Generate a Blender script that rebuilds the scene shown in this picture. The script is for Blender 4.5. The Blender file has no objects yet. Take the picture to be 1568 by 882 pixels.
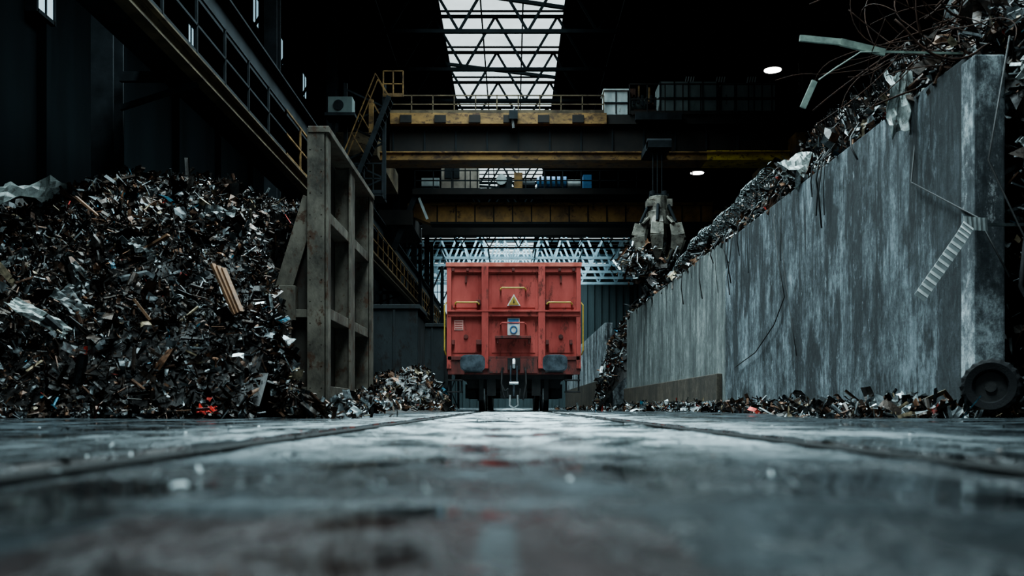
import bpy, math, random
import numpy as np
from mathutils import Vector, Matrix, Quaternion, noise
RNG=np.random.default_rng(7); random.seed(5)
scene=bpy.context.scene
try: scene.view_settings.look='AgX - Medium High Contrast'
except Exception: pass

# ------------------------------------------------------------------ builder
class MB:
    def __init__(s): s.v=[];s.f=[];s.m=[];s.c=[]
    def add(s,verts,faces,mat=0,col=(1,1,1,1)):
        o=len(s.v); s.v.extend([tuple(v) for v in verts])
        s.f.extend([tuple(i+o for i in f) for f in faces])
        s.m.extend([mat]*len(faces)); s.c.extend([col]*len(verts))
    def box(s,x0,x1,y0,y1,z0,z1,mat=0,col=(1,1,1,1)):
        v=[(x0,y0,z0),(x1,y0,z0),(x1,y1,z0),(x0,y1,z0),(x0,y0,z1),(x1,y0,z1),(x1,y1,z1),(x0,y1,z1)]
        s.add(v,[(0,3,2,1),(4,5,6,7),(0,1,5,4),(1,2,6,5),(2,3,7,6),(3,0,4,7)],mat,col)
    def beam(s,p0,p1,w,h,mat=0,w1=None,h1=None):
        p0=Vector(p0);p1=Vector(p1);d=(p1-p0).normalized()
        up=Vector((0,0,1)) if abs(d.z)<.95 else Vector((0,1,0))
        a=d.cross(up).normalized();b=a.cross(d).normalized()
        w1=w if w1 is None else w1;h1=h if h1 is None else h1
        v=[]
        for p,ww,hh in((p0,w,h),(p1,w1,h1)):
            for sx,sz in((-1,-1),(1,-1),(1,1),(-1,1)): v.append(p+a*sx*ww/2+b*sz*hh/2)
        s.add(v,[(0,1,2,3),(4,7,6,5),(0,4,5,1),(1,5,6,2),(2,6,7,3),(3,7,4,0)],mat)
    def ibeam(s,p0,p1,w,h,t,mat=0):
        p0=Vector(p0);p1=Vector(p1);d=(p1-p0).normalized()
        up=Vector((0,0,1)) if abs(d.z)<.95 else Vector((0,1,0))
        a=d.cross(up).normalized();b=a.cross(d).normalized()
        s.beam(p0+b*(h-t)/2,p1+b*(h-t)/2,w,t,mat);s.beam(p0-b*(h-t)/2,p1-b*(h-t)/2,w,t,mat)
        s.beam(p0,p1,t,h-2*t,mat)
    def cyl(s,p0,p1,r,n=16,mat=0,r2=None):
        p0=Vector(p0);p1=Vector(p1);d=(p1-p0).normalized()
        up=Vector((0,0,1)) if abs(d.z)<.95 else Vector((0,1,0))
        a=d.cross(up).normalized();b=a.cross(d).normalized();r2=r if r2 is None else r2
        v=[]
        for p,rr in((p0,r),(p1,r2)):
            for i in range(n):
                t=2*math.pi*i/n; v.append(p+a*math.cos(t)*rr+b*math.sin(t)*rr)
        f=[(i,(i+1)%n,n+(i+1)%n,n+i) for i in range(n)]
        f.append(tuple(range(n))[::-1]);f.append(tuple(range(n,2*n)))
        s.add(v,f,mat)
    def tube(s,pts,r,n=6,mat=0):
        pts=[Vector(p) for p in pts];v=[];f=[];m=len(pts)
        pa=None
        for i,p in enumerate(pts):
            d=(pts[min(i+1,m-1)]-pts[max(i-1,0)]).normalized()
            if pa is None:
                up=Vector((0,0,1)) if abs(d.z)<.9 else Vector((0,1,0)); a=d.cross(up).normalized()
            else:
                a=(pa-d*pa.dot(d)); a=a.normalized() if a.length>1e-5 else Vector((1,0,0))
            pa=a;b=a.cross(d)
            for k in range(n):
                t=2*math.pi*k/n; v.append(p+a*math.cos(t)*r+b*math.sin(t)*r)
        for i in range(m-1):
            for k in range(n): f.append((i*n+k,i*n+(k+1)%n,(i+1)*n+(k+1)%n,(i+1)*n+k))
        f.append(tuple(range(n))[::-1]);f.append(tuple(range((m-1)*n,m*n)))
        s.add(v,f,mat)
    def prism_y(s,prof,y0,y1,mat=0):   # prof list of (x,z)
        n=len(prof);v=[(x,y0,z) for x,z in prof]+[(x,y1,z) for x,z in prof]
        f=[tuple(range(n)),tuple(range(n,2*n))[::-1]]+[(i,n+i,n+(i+1)%n,(i+1)%n) for i in range(n)]
        s.add(v,f,mat)
    def build(s,name,mats,smooth=False,bevel=0,parent=None):
        me=bpy.data.meshes.new(name);me.from_pydata(s.v,[],s.f)
        for m in mats: me.materials.append(m)
        me.polygons.foreach_set('material_index',np.array(s.m,dtype=np.int32))
        ca=me.color_attributes.new('Col','FLOAT_COLOR','POINT')
        ca.data.foreach_set('color',np.array(s.c,dtype=np.float32).ravel())
        if smooth: me.polygons.foreach_set('use_smooth',np.ones(len(s.f),dtype=bool))
        me.update()
        ob=bpy.data.objects.new(name,me);scene.collection.objects.link(ob)
        if bevel:
            b=ob.modifiers.new('bevel','BEVEL');b.width=bevel;b.segments=2;b.limit_method='ANGLE'
        if parent: ob.parent=parent
        return ob

# ------------------------------------------------------------------ materials
def newmat(name):
    m=bpy.data.materials.new(name);m.use_nodes=True;nt=m.node_tree
    return m,nt,nt.nodes['Principled BSDF']
def N(nt,t,**k):
    n=nt.nodes.new(t)
    for a,b in k.items(): setattr(n,a,b)
    return n
def noise_n(nt,vec,scale,detail=5,rough=.6,stretch=(1,1,1),loc=(0,0,0)):
    mp=N(nt,'ShaderNodeMapping');mp.inputs['Scale'].default_value=stretch;mp.inputs['Location'].default_value=loc
    nt.links.new(vec,mp.inputs['Vector'])
    n=N(nt,'ShaderNodeTexNoise');n.inputs['Scale'].default_value=scale;n.inputs['Detail'].default_value=detail;n.inputs['Roughness'].default_value=rough
    nt.links.new(mp.outputs[0],n.inputs['Vector']);return n.outputs['Fac']
def ramp(nt,fac,stops):
    r=N(nt,'ShaderNodeValToRGB');e=r.color_ramp.elements
    while len(e)<len(stops): e.new(.5)
    for el,(p,c) in zip(e,stops):
        el.position=p;el.color=(c[0],c[1],c[2],1) if hasattr(c,'__len__') else (c,c,c,1)
    nt.links.new(fac,r.inputs[0]);return r.outputs[0]
def mix(nt,fac,a,b,mode='MIX'):
    m=N(nt,'ShaderNodeMix',data_type='RGBA',blend_type=mode)
    for sock,val in((m.inputs[0],fac),(m.inputs[6],a),(m.inputs[7],b)):
        if isinstance(val,bpy.types.NodeSocket): nt.links.new(val,sock)
        elif hasattr(val,'__len__'): sock.default_value=(val[0],val[1],val[2],1)
        else: sock.default_value=val
    return m.outputs[2]
def mathn(nt,op,a,b=0,clamp=False):
    m=N(nt,'ShaderNodeMath',operation=op,use_clamp=clamp)
    for i,val in enumerate((a,b)):
        if isinstance(val,bpy.types.NodeSocket): nt.links.new(val,m.inputs[i])
        else: m.inputs[i].default_value=val
    return m.outputs[0]
def bump(nt,bsdf,h,strength,dist=.02):
    b=N(nt,'ShaderNodeBump');b.inputs['Strength'].default_value=strength;b.inputs['Distance'].default_value=dist
    nt.links.new(h,b.inputs['Height']);nt.links.new(b.outputs[0],bsdf.inputs['Normal'])
def mat(name,c1,c2,scale=3,rough=.6,metal=0,bmp=.25,stretch=(1,1,1),lo=.35,hi=.65,spots=None,spot_at=.62,dist=.01,spec=.5):
    m,nt,b=newmat(name);tc=N(nt,'ShaderNodeTexCoord').outputs['Object']
    n=noise_n(nt,tc,scale,6,.65,stretch)
    c=ramp(nt,n,[(lo,c1),(hi,c2)])
    if spots is not None:
        n2=noise_n(nt,tc,scale*2.3,8,.75,stretch,(5,3,1))
        c=mix(nt,ramp(nt,n2,[(spot_at,0),(spot_at+.08,1)]),c,spots)
    nt.links.new(c,b.inputs['Base Color'])
    b.inputs['Metallic'].default_value=metal;b.inputs['Specular IOR Level'].default_value=spec
    r=ramp(nt,n,[(.3,max(rough-.12,.05)),(.7,min(rough+.12,1))]);nt.links.new(r,b.inputs['Roughness'])
    bump(nt,b,noise_n(nt,tc,scale*6,6,.7,stretch),bmp,dist)
    return m
def emis(name,c,s):
    m,nt,b=newmat(name);tc=N(nt,'ShaderNodeTexCoord').outputs['Object']
    n=noise_n(nt,tc,.6,5,.6)
    col=ramp(nt,n,[(.3,[x*.75 for x in c]),(.65,c)])
    nt.links.new(col,b.inputs['Emission Color']);b.inputs['Emission Strength'].default_value=s
    b.inputs['Base Color'].default_value=(.5,.5,.5,1);b.inputs['Roughness'].default_value=.4
    return m

M={}
M['red']=mat('wagon_red_paint',(.23,.036,.030),(.39,.086,.072),1.8,.7,0,.15,(1,1,.4),.32,.66,(.12,.030,.024),.54,.01,.2)
M['redlow']=mat('wagon_red_grime',(.06,.019,.016),(.16,.034,.028),4,.6,0,.3,(1,1,.4),.3,.7,(.03,.02,.017),.52,spec=.3)
M['redrim']=mat('wagon_rim_paint',(.34,.07,.048),(.50,.14,.10),5,.5,0,.2)
M['black']=mat('undercarriage_black',(.008,.008,.009),(.028,.027,.026),5,.6,.2,.4,spec=.3)
M['buffer']=mat('buffer_steel',(.025,.032,.038),(.085,.10,.115),6,.45,.6,.3)
M['steel']=mat('worn_bright_steel',(.2,.2,.2),(.42,.42,.42),9,.4,.8,.3)
M['railsteel']=mat('rail_steel',(.006,.006,.006),(.022,.021,.020),9,.7,.0,.4,spec=.15)
M['yellow']=mat('yellow_paint',(.28,.18,.03),(.42,.29,.06),7,.5)
M['white']=mat('white_paint',(.40,.42,.41),(.60,.62,.60),8,.5)
M['blue']=mat('blue_paint',(.03,.10,.22),(.05,.16,.3),8,.5)
M['pink']=mat('faded_label',(.45,.18,.15),(.55,.3,.26),12,.5)
M['ochre']=mat('ochre_crane_paint',(.055,.032,.012),(.20,.115,.038),1.6,.6,.1,.3,(1,1,2),.35,.65,(.04,.02,.010),.52,spec=.3)
M['walkbrown']=mat('brown_walkway_steel',(.03,.023,.015),(.10,.075,.045),1.6,.7,.0,.3,(1,1,2),.35,.65,(.025,.015,.01),.54,spec=.15)
M['brightochre']=mat('yellow_crane_paint',(.24,.17,.02),(.5,.37,.05),1.8,.55,.1,.3,(1,1,2),.35,.65,(.07,.04,.015),.52,spec=.3)
M['shadegird']=mat('brown_web_painted_shade',(.006,.006,.006),(.018,.015,.013),1.2,.7,.0,.3,spec=.2)  # shade on the girder web put into the colour as near-black brown
M['rustgird']=mat('rusty_crane_web',(.085,.048,.020),(.28,.155,.05),.9,.6,.1,.3,(1,1,1),.35,.65,(.04,.02,.01),.56,spec=.3)
M['darksteel']=mat('dark_structural_steel',(.006,.008,.009),(.018,.022,.025),2,.8,.0,.2,spec=.12)
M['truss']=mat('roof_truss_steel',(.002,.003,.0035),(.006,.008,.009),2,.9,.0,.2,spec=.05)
M['fartruss']=mat('truss_steel_painted_haze',(.16,.24,.28),(.30,.41,.46),1,.6,.0,.1)  # haze of the far hall painted in as a lighter steel colour
M['bulk']=mat('weathered_steel',(.028,.024,.019),(.125,.108,.085),2.2,.6,.2,.5,(1,1,.7),.32,.66,(.050,.025,.014),.53,spec=.35)
M['bulkdark']=mat('weathered_steel_plate',(.014,.012,.010),(.05,.042,.033),1.8,.65,.1,.5,(1,1,.6),.3,.7,(.022,.012,.008),.52,spec=.3)
M['skip']=mat('dark_blue_skip_steel',(.008,.010,.011),(.024,.029,.031),1.8,.7,.0,.5,(1,1,.5),.3,.7,(.013,.010,.009),.54,spec=.2)
M['cab']=mat('grey_cabinet_paint',(.16,.185,.185),(.36,.39,.38),3,.5,0,.1,(1,1,.4),.3,.7,(.08,.07,.055),.62)
M['cabgreen']=mat('grey_green_cabin',(.06,.080,.077),(.13,.16,.155),1.5,.55,0,.2,(1,1,.4),.3,.7,(.03,.03,.025),.6)
M['beige']=mat('beige_cabin',(.12,.10,.08),(.24,.20,.16),2,.55,0,.2)
M['grab']=mat('worn_grab_steel',(.07,.065,.057),(.28,.26,.215),4,.5,.35,.5,(1,1,1),.35,.65,(.045,.03,.02),.54)
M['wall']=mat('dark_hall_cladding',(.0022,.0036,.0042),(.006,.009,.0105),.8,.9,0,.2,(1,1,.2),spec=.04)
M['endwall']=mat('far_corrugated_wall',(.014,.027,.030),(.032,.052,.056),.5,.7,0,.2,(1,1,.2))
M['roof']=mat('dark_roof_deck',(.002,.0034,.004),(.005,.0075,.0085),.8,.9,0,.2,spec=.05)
M['rubber']=mat('tyre_rubber',(.004,.004,.0045),(.010,.010,.011),8,.75,0,.5,spec=.2)
M['wood']=mat('splintered_wood',(.09,.042,.02),(.21,.105,.05),6,.7,0,.6,(1,.2,1))
M['sheet']=mat('crumpled_pale_sheet',(.12,.135,.13),(.36,.39,.37),7,.45,.2,.5,(1,1,1),.3,.7,(.06,.052,.045),.54)
M['sheetdark']=mat('crumpled_dark_sheet',(.03,.034,.034),(.11,.12,.118),7,.45,.4,.5,(1,1,1),.3,.7,(.05,.03,.02),.54)
M['greenstrip']=mat('pale_green_strip',(.14,.175,.155),(.32,.38,.32),6,.5)
M['rust']=mat('rusty_rebar',(.018,.011,.009),(.06,.030,.020),12,.8,.0,.5,spec=.15)
M['wire']=mat('dark_cable',(.010,.010,.011),(.025,.023,.022),12,.6,.1,.3)
M['meshwire']=mat('galvanised_wire',(.05,.06,.06),(.15,.17,.17),12,.45,.5,.3)
M['ragred']=mat('red_cloth',(.5,.03,.02),(.7,.06,.04),8,.8)
M['sky']=emis('skylight_glazing',(.74,.87,.90),1.45)
M['win']=emis('window_glazing',(.45,.72,.85),.8)
M['lamp']=emis('lamp_diffuser',(1,.98,.92),10)

def scrapmat(name,metal,rough):
    m,nt,b=newmat(name);tc=N(nt,'ShaderNodeTexCoord').outputs['Object']
    at=N(nt,'ShaderNodeAttribute',attribute_name='Col').outputs['Color']
    n=noise_n(nt,tc,14,5,.7)
    g=ramp(nt,n,[(.35,.2),(.65,1.1)])
    nt.links.new(mix(nt,1.0,at,g,'MULTIPLY'),b.inputs['Base Color'])
    b.inputs['Metallic'].default_value=metal;b.inputs['Specular IOR Level'].default_value=.35
    nt.links.new(ramp(nt,n,[(.3,rough-.15),(.7,rough+.2)]),b.inputs['Roughness'])
    bump(nt,b,noise_n(nt,tc,40,4,.7),.4,.01)
    return m
M['scrap']=scrapmat('mixed_scrap_metal',.5,.42)

def concrete(name,cd,cl,streak=1.0,lo=.44,hi=.56,board=.5,stain=.85,endband=False,st_at=.50):
    m,nt,b=newmat(name);tc=N(nt,'ShaderNodeTexCoord').outputs['Object']
    big=noise_n(nt,tc,.7,8,.75,(1,1,.9))
    strk=noise_n(nt,tc,3.0,8,.8,(1,1,.28))
    fine=noise_n(nt,tc,9,10,.9,(1,1,.8),(2,7,1))
    ws=[.38,.24*streak,.38+.24*(1-streak)]
    f=mathn(nt,'ADD',mathn(nt,'MULTIPLY',big,ws[0]),mathn(nt,'ADD',mathn(nt,'MULTIPLY',strk,ws[1]),mathn(nt,'MULTIPLY',fine,ws[2])))
    c=ramp(nt,f,[(lo,cd),((lo+hi)/2,[(a*.6+b_*.4)*.85 for a,b_ in zip(cd,cl)]),(hi,cl)])
    st2=noise_n(nt,tc,1.5,8,.72,(1,1,.30),(9,4,2))
    c=mix(nt,ramp(nt,st2,[(st_at,0),(st_at+.08,stain)]),c,[x*.6 for x in cd])
    scr=noise_n(nt,tc,6,10,.85,(1,1,.5),(1,2,8))
    c=mix(nt,ramp(nt,scr,[(.57,0),(.63,.6)]),c,[min(x*1.8,.8) for x in cl])
    sep=N(nt,'ShaderNodeSeparateXYZ');nt.links.new(tc,sep.inputs[0])
    dr=noise_n(nt,tc,3.8,7,.72,(1,1,.09),(4,4,4))
    top=mathn(nt,'MULTIPLY',mathn(nt,'SUBTRACT',sep.outputs[2],.2),.40,True)
    c=mix(nt,mathn(nt,'MULTIPLY',ramp(nt,dr,[(.49,0),(.58,.95)]),top),c,[x*.6 for x in cd])
    # blotches of black mould
    bl=noise_n(nt,tc,1.1,9,.7,(1,1,.6),(11,3,6))
    c=mix(nt,ramp(nt,bl,[(.55,0),(.61,stain)]),c,[x*.5 for x in cd])
    fr=mathn(nt,'FRACT',mathn(nt,'MULTIPLY',mathn(nt,'ADD',sep.outputs[1],mathn(nt,'MULTIPLY',strk,.02)),1.9))
    ln=mathn(nt,'LESS_THAN',fr,.035)
    c=mix(nt,mathn(nt,'MULTIPLY',ln,board),c,[x*.4 for x in cd])
    if endband:
        e=mathn(nt,'LESS_THAN',mathn(nt,'ADD',sep.outputs[1],mathn(nt,'MULTIPLY',strk,1.2)),11.2)
        c=mix(nt,mathn(nt,'MULTIPLY',e,.7),c,(.012,.016,.018))
    nt.links.new(c,b.inputs['Base Color']);b.inputs['Roughness'].default_value=.72;b.inputs['Specular IOR Level'].default_value=.3
    h=mathn(nt,'SUBTRACT',mathn(nt,'ADD',fine,strk),mathn(nt,'MULTIPLY',ln,.6))
    bump(nt,b,h,.9,.04)
    return m
M['conc']=concrete('stained_concrete',(.013,.017,.019),(.225,.262,.282),1.0,.44,.57,.5,.85,True,.49)
M['conclight']=concrete('pale_concrete',(.07,.078,.077),(.29,.31,.295),.7,.42,.58,.9,.5)
M['concbase']=concrete('brown_concrete_base',(.03,.025,.02),(.12,.095,.068),.5,.42,.58,.5,.5)
M['concend']=concrete('chalky_concrete',(.05,.06,.068),(.66,.72,.74),.6,.44,.56,.2,.8)

# floor
RL=(-.69,.77)
def floor_mat():
    m,nt,b=newmat('wet_worn_floor_painted_light');tc=N(nt,'ShaderNodeTexCoord').outputs['Object']
    sep=N(nt,'ShaderNodeSeparateXYZ');nt.links.new(tc,sep.inputs[0]);x,y=sep.outputs[0],sep.outputs[1]
    n1=noise_n(nt,tc,1.8,8,.72,(1.3,.7,1));n2=noise_n(nt,tc,8,8,.8,(1,.6,1));n3=noise_n(nt,tc,45,4,.7)
    f=mathn(nt,'ADD',mathn(nt,'MULTIPLY',n1,.45),mathn(nt,'ADD',mathn(nt,'MULTIPLY',n2,.38),mathn(nt,'MULTIPLY',n3,.17)))
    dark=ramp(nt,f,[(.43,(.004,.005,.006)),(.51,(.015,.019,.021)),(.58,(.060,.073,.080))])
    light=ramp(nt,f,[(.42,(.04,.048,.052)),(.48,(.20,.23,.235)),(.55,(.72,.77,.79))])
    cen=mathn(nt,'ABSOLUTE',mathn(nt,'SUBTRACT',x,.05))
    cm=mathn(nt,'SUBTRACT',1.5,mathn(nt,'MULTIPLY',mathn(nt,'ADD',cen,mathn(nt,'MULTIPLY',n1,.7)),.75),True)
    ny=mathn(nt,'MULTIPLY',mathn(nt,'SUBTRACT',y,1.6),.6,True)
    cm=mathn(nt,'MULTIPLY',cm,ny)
    c=mix(nt,cm,dark,light)  # skylit centre, dim sides and dim foreground put into the floor colour
    yb=mathn(nt,'ADD',y,mathn(nt,'MULTIPLY',n2,.16))
    band=mathn(nt,'MULTIPLY',mathn(nt,'GREATER_THAN',yb,1.01),mathn(nt,'LESS_THAN',yb,1.06))
    band=mathn(nt,'MULTIPLY',band,mathn(nt,'LESS_THAN',mathn(nt,'ABSOLUTE',mathn(nt,'ADD',x,mathn(nt,'MULTIPLY',n2,.3))),.22))
    c=mix(nt,mathn(nt,'MULTIPLY',band,.45),c,(.15,.17,.18))
    brown=ramp(nt,n2,[(.4,(.008,.005,.005)),(.65,(.040,.016,.014))])
    inner=mathn(nt,'MULTIPLY',mathn(nt,'LESS_THAN',yb,.93),mathn(nt,'LESS_THAN',mathn(nt,'ABSOLUTE',mathn(nt,'ADD',x,mathn(nt,'MULTIPLY',n1,.2))),.22))
    jt=mathn(nt,'GREATER_THAN',mathn(nt,'ABSOLUTE',mathn(nt,'ADD',x,mathn(nt,'MULTIPLY',n2,.02))),.013)
    c=mix(nt,mathn(nt,'MULTIPLY',mathn(nt,'MULTIPLY',inner,jt),.8),c,brown)
    c=mix(nt,mathn(nt,'MULTIPLY',mathn(nt,'MULTIPLY',inner,mathn(nt,'SUBTRACT',1,jt)),.22),c,(.12,.135,.14))
    for r in RL:
        g=mathn(nt,'LESS_THAN',mathn(nt,'ABSOLUTE',mathn(nt,'SUBTRACT',x,r)),.10)
        c=mix(nt,mathn(nt,'MULTIPLY',g,.9),c,(.005,.006,.007))
    nt.links.new(c,b.inputs['Base Color'])
    nt.links.new(ramp(nt,n1,[(.45,.05),(.53,.38),(.60,.6)]),b.inputs['Roughness'])
    nt.links.new(ramp(nt,n1,[(.45,.5),(.52,.08)]),b.inputs['Specular IOR Level'])
    hgt=mathn(nt,'ADD',n2,mathn(nt,'MULTIPLY',n3,.5))
    wet=ramp(nt,n1,[(.45,.05),(.51,1)])      # water fills the hollows and smooths the relief
    bump(nt,b,mathn(nt,'MULTIPLY',hgt,wet),.5,.012)
    return m
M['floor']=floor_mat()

# ------------------------------------------------------------------ floor
def floor_z(x,y):
    z=.007*noise.noise((x*1.4,y*1.4,0))+.005*noise.noise((x*5,y*5,3))-.005
    for r in RL:
        d=abs(x-r)
        if d<.088: z=-.035
        elif d<.15: z+=.003
    return z
xs=sorted(set([round(v,3) for v in list(np.arange(-2,2.01,.035))+[r+s for r in RL for s in(-.092,-.085,.085,.092,-.15,.15)]+list(np.arange(-9.6,-2,.3))+list(np.arange(2.3,13.3,.4))]))
ys=list(np.arange(-8,0,.8))+[.0]
y=.15
while y<112: ys.append(y); y+=max(.02,y*.022)
ys.append(112)
F=MB();nx=len(xs)
F.v=[(x,y,floor_z(x,y)) for y in ys for x in xs];F.c=[(1,1,1,1)]*len(F.v)
F.f=[(j*nx+i,j*nx+i+1,(j+1)*nx+i+1,(j+1)*nx+i) for j in range(len(ys)-1) for i in range(nx-1)];F.m=[0]*len(F.f)
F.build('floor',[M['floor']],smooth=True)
T=MB()
for r in RL:
    T.box(r-.034,r+.034,-7.9,110,-.03,-.004);T.box(r-.06,r+.06,-7.9,110,-.06,-.03)
T.build('railway_track',[M['railsteel']])

# ------------------------------------------------------------------ shell
SX0,SX1=-2.9,2.1
b=MB();RZ=16.0
b.box(-9.8,SX0,-8,112,RZ,RZ+.2);b.box(SX1,13.4,-8,112,RZ,RZ+.2)
b.box(SX0,SX1,75,86,RZ,RZ+.2)
for y in np.arange(-8,112,2.0):
    b.box(-9.6,SX0,y,y+.08,RZ-.15,RZ);b.box(SX1,13.2,y,y+.08,RZ-.15,RZ)
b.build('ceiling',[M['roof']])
b=MB();b.box(-9.8,-9.55,-8,112,0,RZ)
for y in np.arange(-8,112,4.0): b.box(-9.55,-9.35,y,y+.2,0,RZ)
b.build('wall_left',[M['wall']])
b=MB();b.box(13.2,13.45,-8,112,0,RZ)
for y in np.arange(-8,112,4.0): b.box(13.0,13.2,y,y+.2,0,RZ)
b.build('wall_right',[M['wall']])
b=MB();b.box(-9.8,13.4,112,112.3,0,RZ)
for x in np.arange(-9.5,13.2,.8): b.box(x,x+.35,111.85,112,0,RZ)
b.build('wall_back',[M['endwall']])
b=MB();b.box(-9.8,-6,-8.3,-8,0,RZ);b.box(7,13.4,-8.3,-8,0,RZ);b.box(-6,7,-8.3,-8,7.5,RZ)
b.build('wall_front',[M['wall']])

# skylight
b=MB()
y=-8.0
while y<74.9:
    b.add([(SX0,y+.03,RZ+.05),(SX1,y+.03,RZ+.05),(SX1,y+3.97,RZ+.05),(SX0,y+3.97,RZ+.05)],[(0,3,2,1)],0)
    b.box(SX0,SX1,y-.03,y+.03,RZ-.02,RZ+.1,1);y+=4.0
for x in np.linspace(SX0,SX1,4): b.box(x-.03,x+.03,-8,75,RZ-.04,RZ+.1,1)
y=86.0
while y<111:
    b.add([(SX0,y+.04,RZ+.05),(SX1,y+.04,RZ+.05),(SX1,y+1.96,RZ+.05),(SX0,y+1.96,RZ+.05)],[(0,3,2,1)],0)
    b.box(SX0,SX1,y-.04,y+.04,RZ-.02,RZ+.1,1);y+=2.0
b.build('skylight',[M['sky'],M['truss']])
b=MB()
for y in (87,92,97,102,107):
    for x0,x1 in((-9,-3.2),(2.5,12)):
        b.box(x0,x1,y,y+1.6,RZ-.2,RZ-.16,0)
        b.box(x0-.1,x1+.1,y-.1,y,RZ-.25,RZ-.1,1);b.box(x0-.1,x1+.1,y+1.6,y+1.7,RZ-.25,RZ-.1,1)
b.build('skylight.001',[M['sky'],M['truss']])
def boost_lamp(name,x0,x1,y0,y1,z,power,spread):
    L=bpy.data.lights.new(name,'AREA');L.shape='RECTANGLE';L.size=x1-x0;L.size_y=y1-y0;L.energy=power;L.color=(.72,.94,1.0);L.spread=math.radians(spread)
    o=bpy.data.objects.new(name,L);scene.collection.objects.link(o);o.location=((x0+x1)/2,(y0+y1)/2,z);return o
boost_lamp('skylight_boost_lamp',-2.8,2.0,3,34,15.4,9000,120)  # added lamps boosting the skylight, spread limited so the camera misses them
boost_lamp('skylight_boost_lamp.001',-2.8,2.0,34,74,15.4,5000,115)
boost_lamp('skylight_boost_lamp.002',-6,8,86,111,15.3,10000,150)  # added lamp, extra brightness for the far hall

# windows on left wall
wins=[(36.2,14.5,.9,1.1),(40.1,14.5,.9,1.1),(44.7,14.5,.9,1.1),(50.7,14.5,.9,1.1),(28.9,10.9,.6,.6),(19.9,8.3,.75,.8)]
for i,(y,z,w,h) in enumerate(wins):
    b=MB();b.box(-9.54,-9.33,y-w/2,y+w/2,z-h/2,z+h/2,0)
    for a in(-1,1): b.box(-9.54,-9.3,y+a*w/2-.04,y+a*w/2+.04,z-h/2-.04,z+h/2+.04,1)
    for a in(-1,1): b.box(-9.54,-9.3,y-w/2,y+w/2,z+a*h/2-.04,z+a*h/2+.04,1)
    b.box(-9.54,-9.3,y-.02,y+.02,z-h/2,z+h/2,1)
    b.build('window_%d'%(i+1),[M['win'],M['darksteel']])
b=MB();b.box(-8.9,-7.3,111.7,111.84,10.5,15.6,0)
for k in range(4): b.box(-8.95+k*.55,-8.88+k*.55,111.6,111.86,10.4,15.7,1)
for k in range(5): b.box(-8.95,-7.25,111.6,111.86,10.45+k*1.27,10.52+k*1.27,1)
b.build('window_7',[M['win'],M['darksteel']])

# roof trusses
def truss(b,y,x0,x1,z0,z1,n,t,mt=0):
    b.beam((x0,y,z0),(x1,y,z0),t*1.5,t*1.5,mt);b.beam((x0,y,z1),(x1,y,z1),t*1.3,t*1.3,mt)
    for i in range(n):
        a=x0+(x1-x0)*i/n;c=x0+(x1-x0)*(i+1)/n;mid=(a+c)/2
        b.beam((a,y,z0),(mid,y,z1),t,t,mt);b.beam((mid,y,z1),(c,y,z0),t,t,mt)
b=MB()
for y in np.arange(3.5,84,4.0): truss(b,y,-9.3,12.9,13.5,15.6,9,.09)
for i,y in enumerate(np.arange(27.5,76,8.0)):
    b.beam((-4.5,y,15.3),(3.7,y+3,15.3),.13,.13)
for x in (-4.6,3.8): b.beam((x,0,13.7),(x,84,13.7),.09,.09)
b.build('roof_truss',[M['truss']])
b=MB()
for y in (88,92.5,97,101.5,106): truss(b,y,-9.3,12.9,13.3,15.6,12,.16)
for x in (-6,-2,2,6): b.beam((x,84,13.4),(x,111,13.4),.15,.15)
b.build('roof_truss.001',[M['fartruss']])

# ------------------------------------------------------------------ freight wagon
W=MB();cx=.04
mats=[M[k] for k in('red','redlow','black','buffer','steel','yellow','white','blue','pink','redrim')]
RED,LOW,BLK,BUF,STL,YEL,WHT,BLU,PNK,RIM=range(10)
Y0=22.0
W.box(cx-1.42,cx+1.42,Y0+.08,Y0+.14,1.10,3.22,RED)
W.box(cx-1.42,cx+1.42,Y0+12,Y0+12.06,1.10,3.22,RED)
for s in(-1,1):
    W.box(min(cx+s*1.36,cx+s*1.42),max(cx+s*1.36,cx+s*1.42),Y0+.14,Y0+12,1.1,3.22,RED)
    for k in range(9):
        yy=Y0+.9+k*1.28; W.box(min(cx+s*1.42,cx+s*1.5),max(cx+s*1.42,cx+s*1.5),yy,yy+.14,1.05,3.2,RED)
    W.box(min(cx+s*1.34,cx+s*1.5),max(cx+s*1.34,cx+s*1.5),Y0+.1,Y0+12.1,3.19,3.29,RIM)
    W.box(min(cx+s*1.38,cx+s*1.48),max(cx+s*1.38,cx+s*1.48),Y0-.03,Y0+.12,.95,3.2,RED)
    W.box(min(cx+s*1.36,cx+s*1.49),max(cx+s*1.36,cx+s*1.49),Y0+.14,Y0+12,.9,1.15,LOW)
W.box(cx-1.5,cx+1.5,Y0-.05,Y0+.13,3.2,3.29,RIM);W.box(cx-1.44,cx+1.44,Y0+.0,Y0+.08,3.08,3.2,RED)
W.box(cx-1.5,cx+1.5,Y0+11.95,Y0+12.12,3.19,3.29,RIM)
W.box(cx-1.36,cx+1.36,Y0+.14,Y0+12,1.15,1.22,LOW)
for x0,x1 in((-.67,-.52),(.58,.73)):
    W.box(x0+.04,x1-.04,Y0-.02,Y0+.08,.95,3.2,RED)
    W.box(x0,x0+.03,Y0-.07,Y0+.08,.95,3.2,RED);W.box(x1-.03,x1,Y0-.07,Y0+.08,.95,3.2,RED)
    W.box(x0,x1,Y0-.08,Y0-.055,.95,3.2,RED)
W.box(cx-1.46,cx+1.46,Y0-.04,Y0+.08,2.10,2.23,RED);W.box(cx-1.46,cx+1.46,Y0-.09,Y0-.02,2.20,2.235,RED)
W.box(cx-1.46,cx+1.46,Y0-.03,Y0+.08,1.14,1.22,LOW)
W.box(cx-1.46,cx+1.46,Y0+.0,Y0+.2,.82,1.14,LOW)
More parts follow.
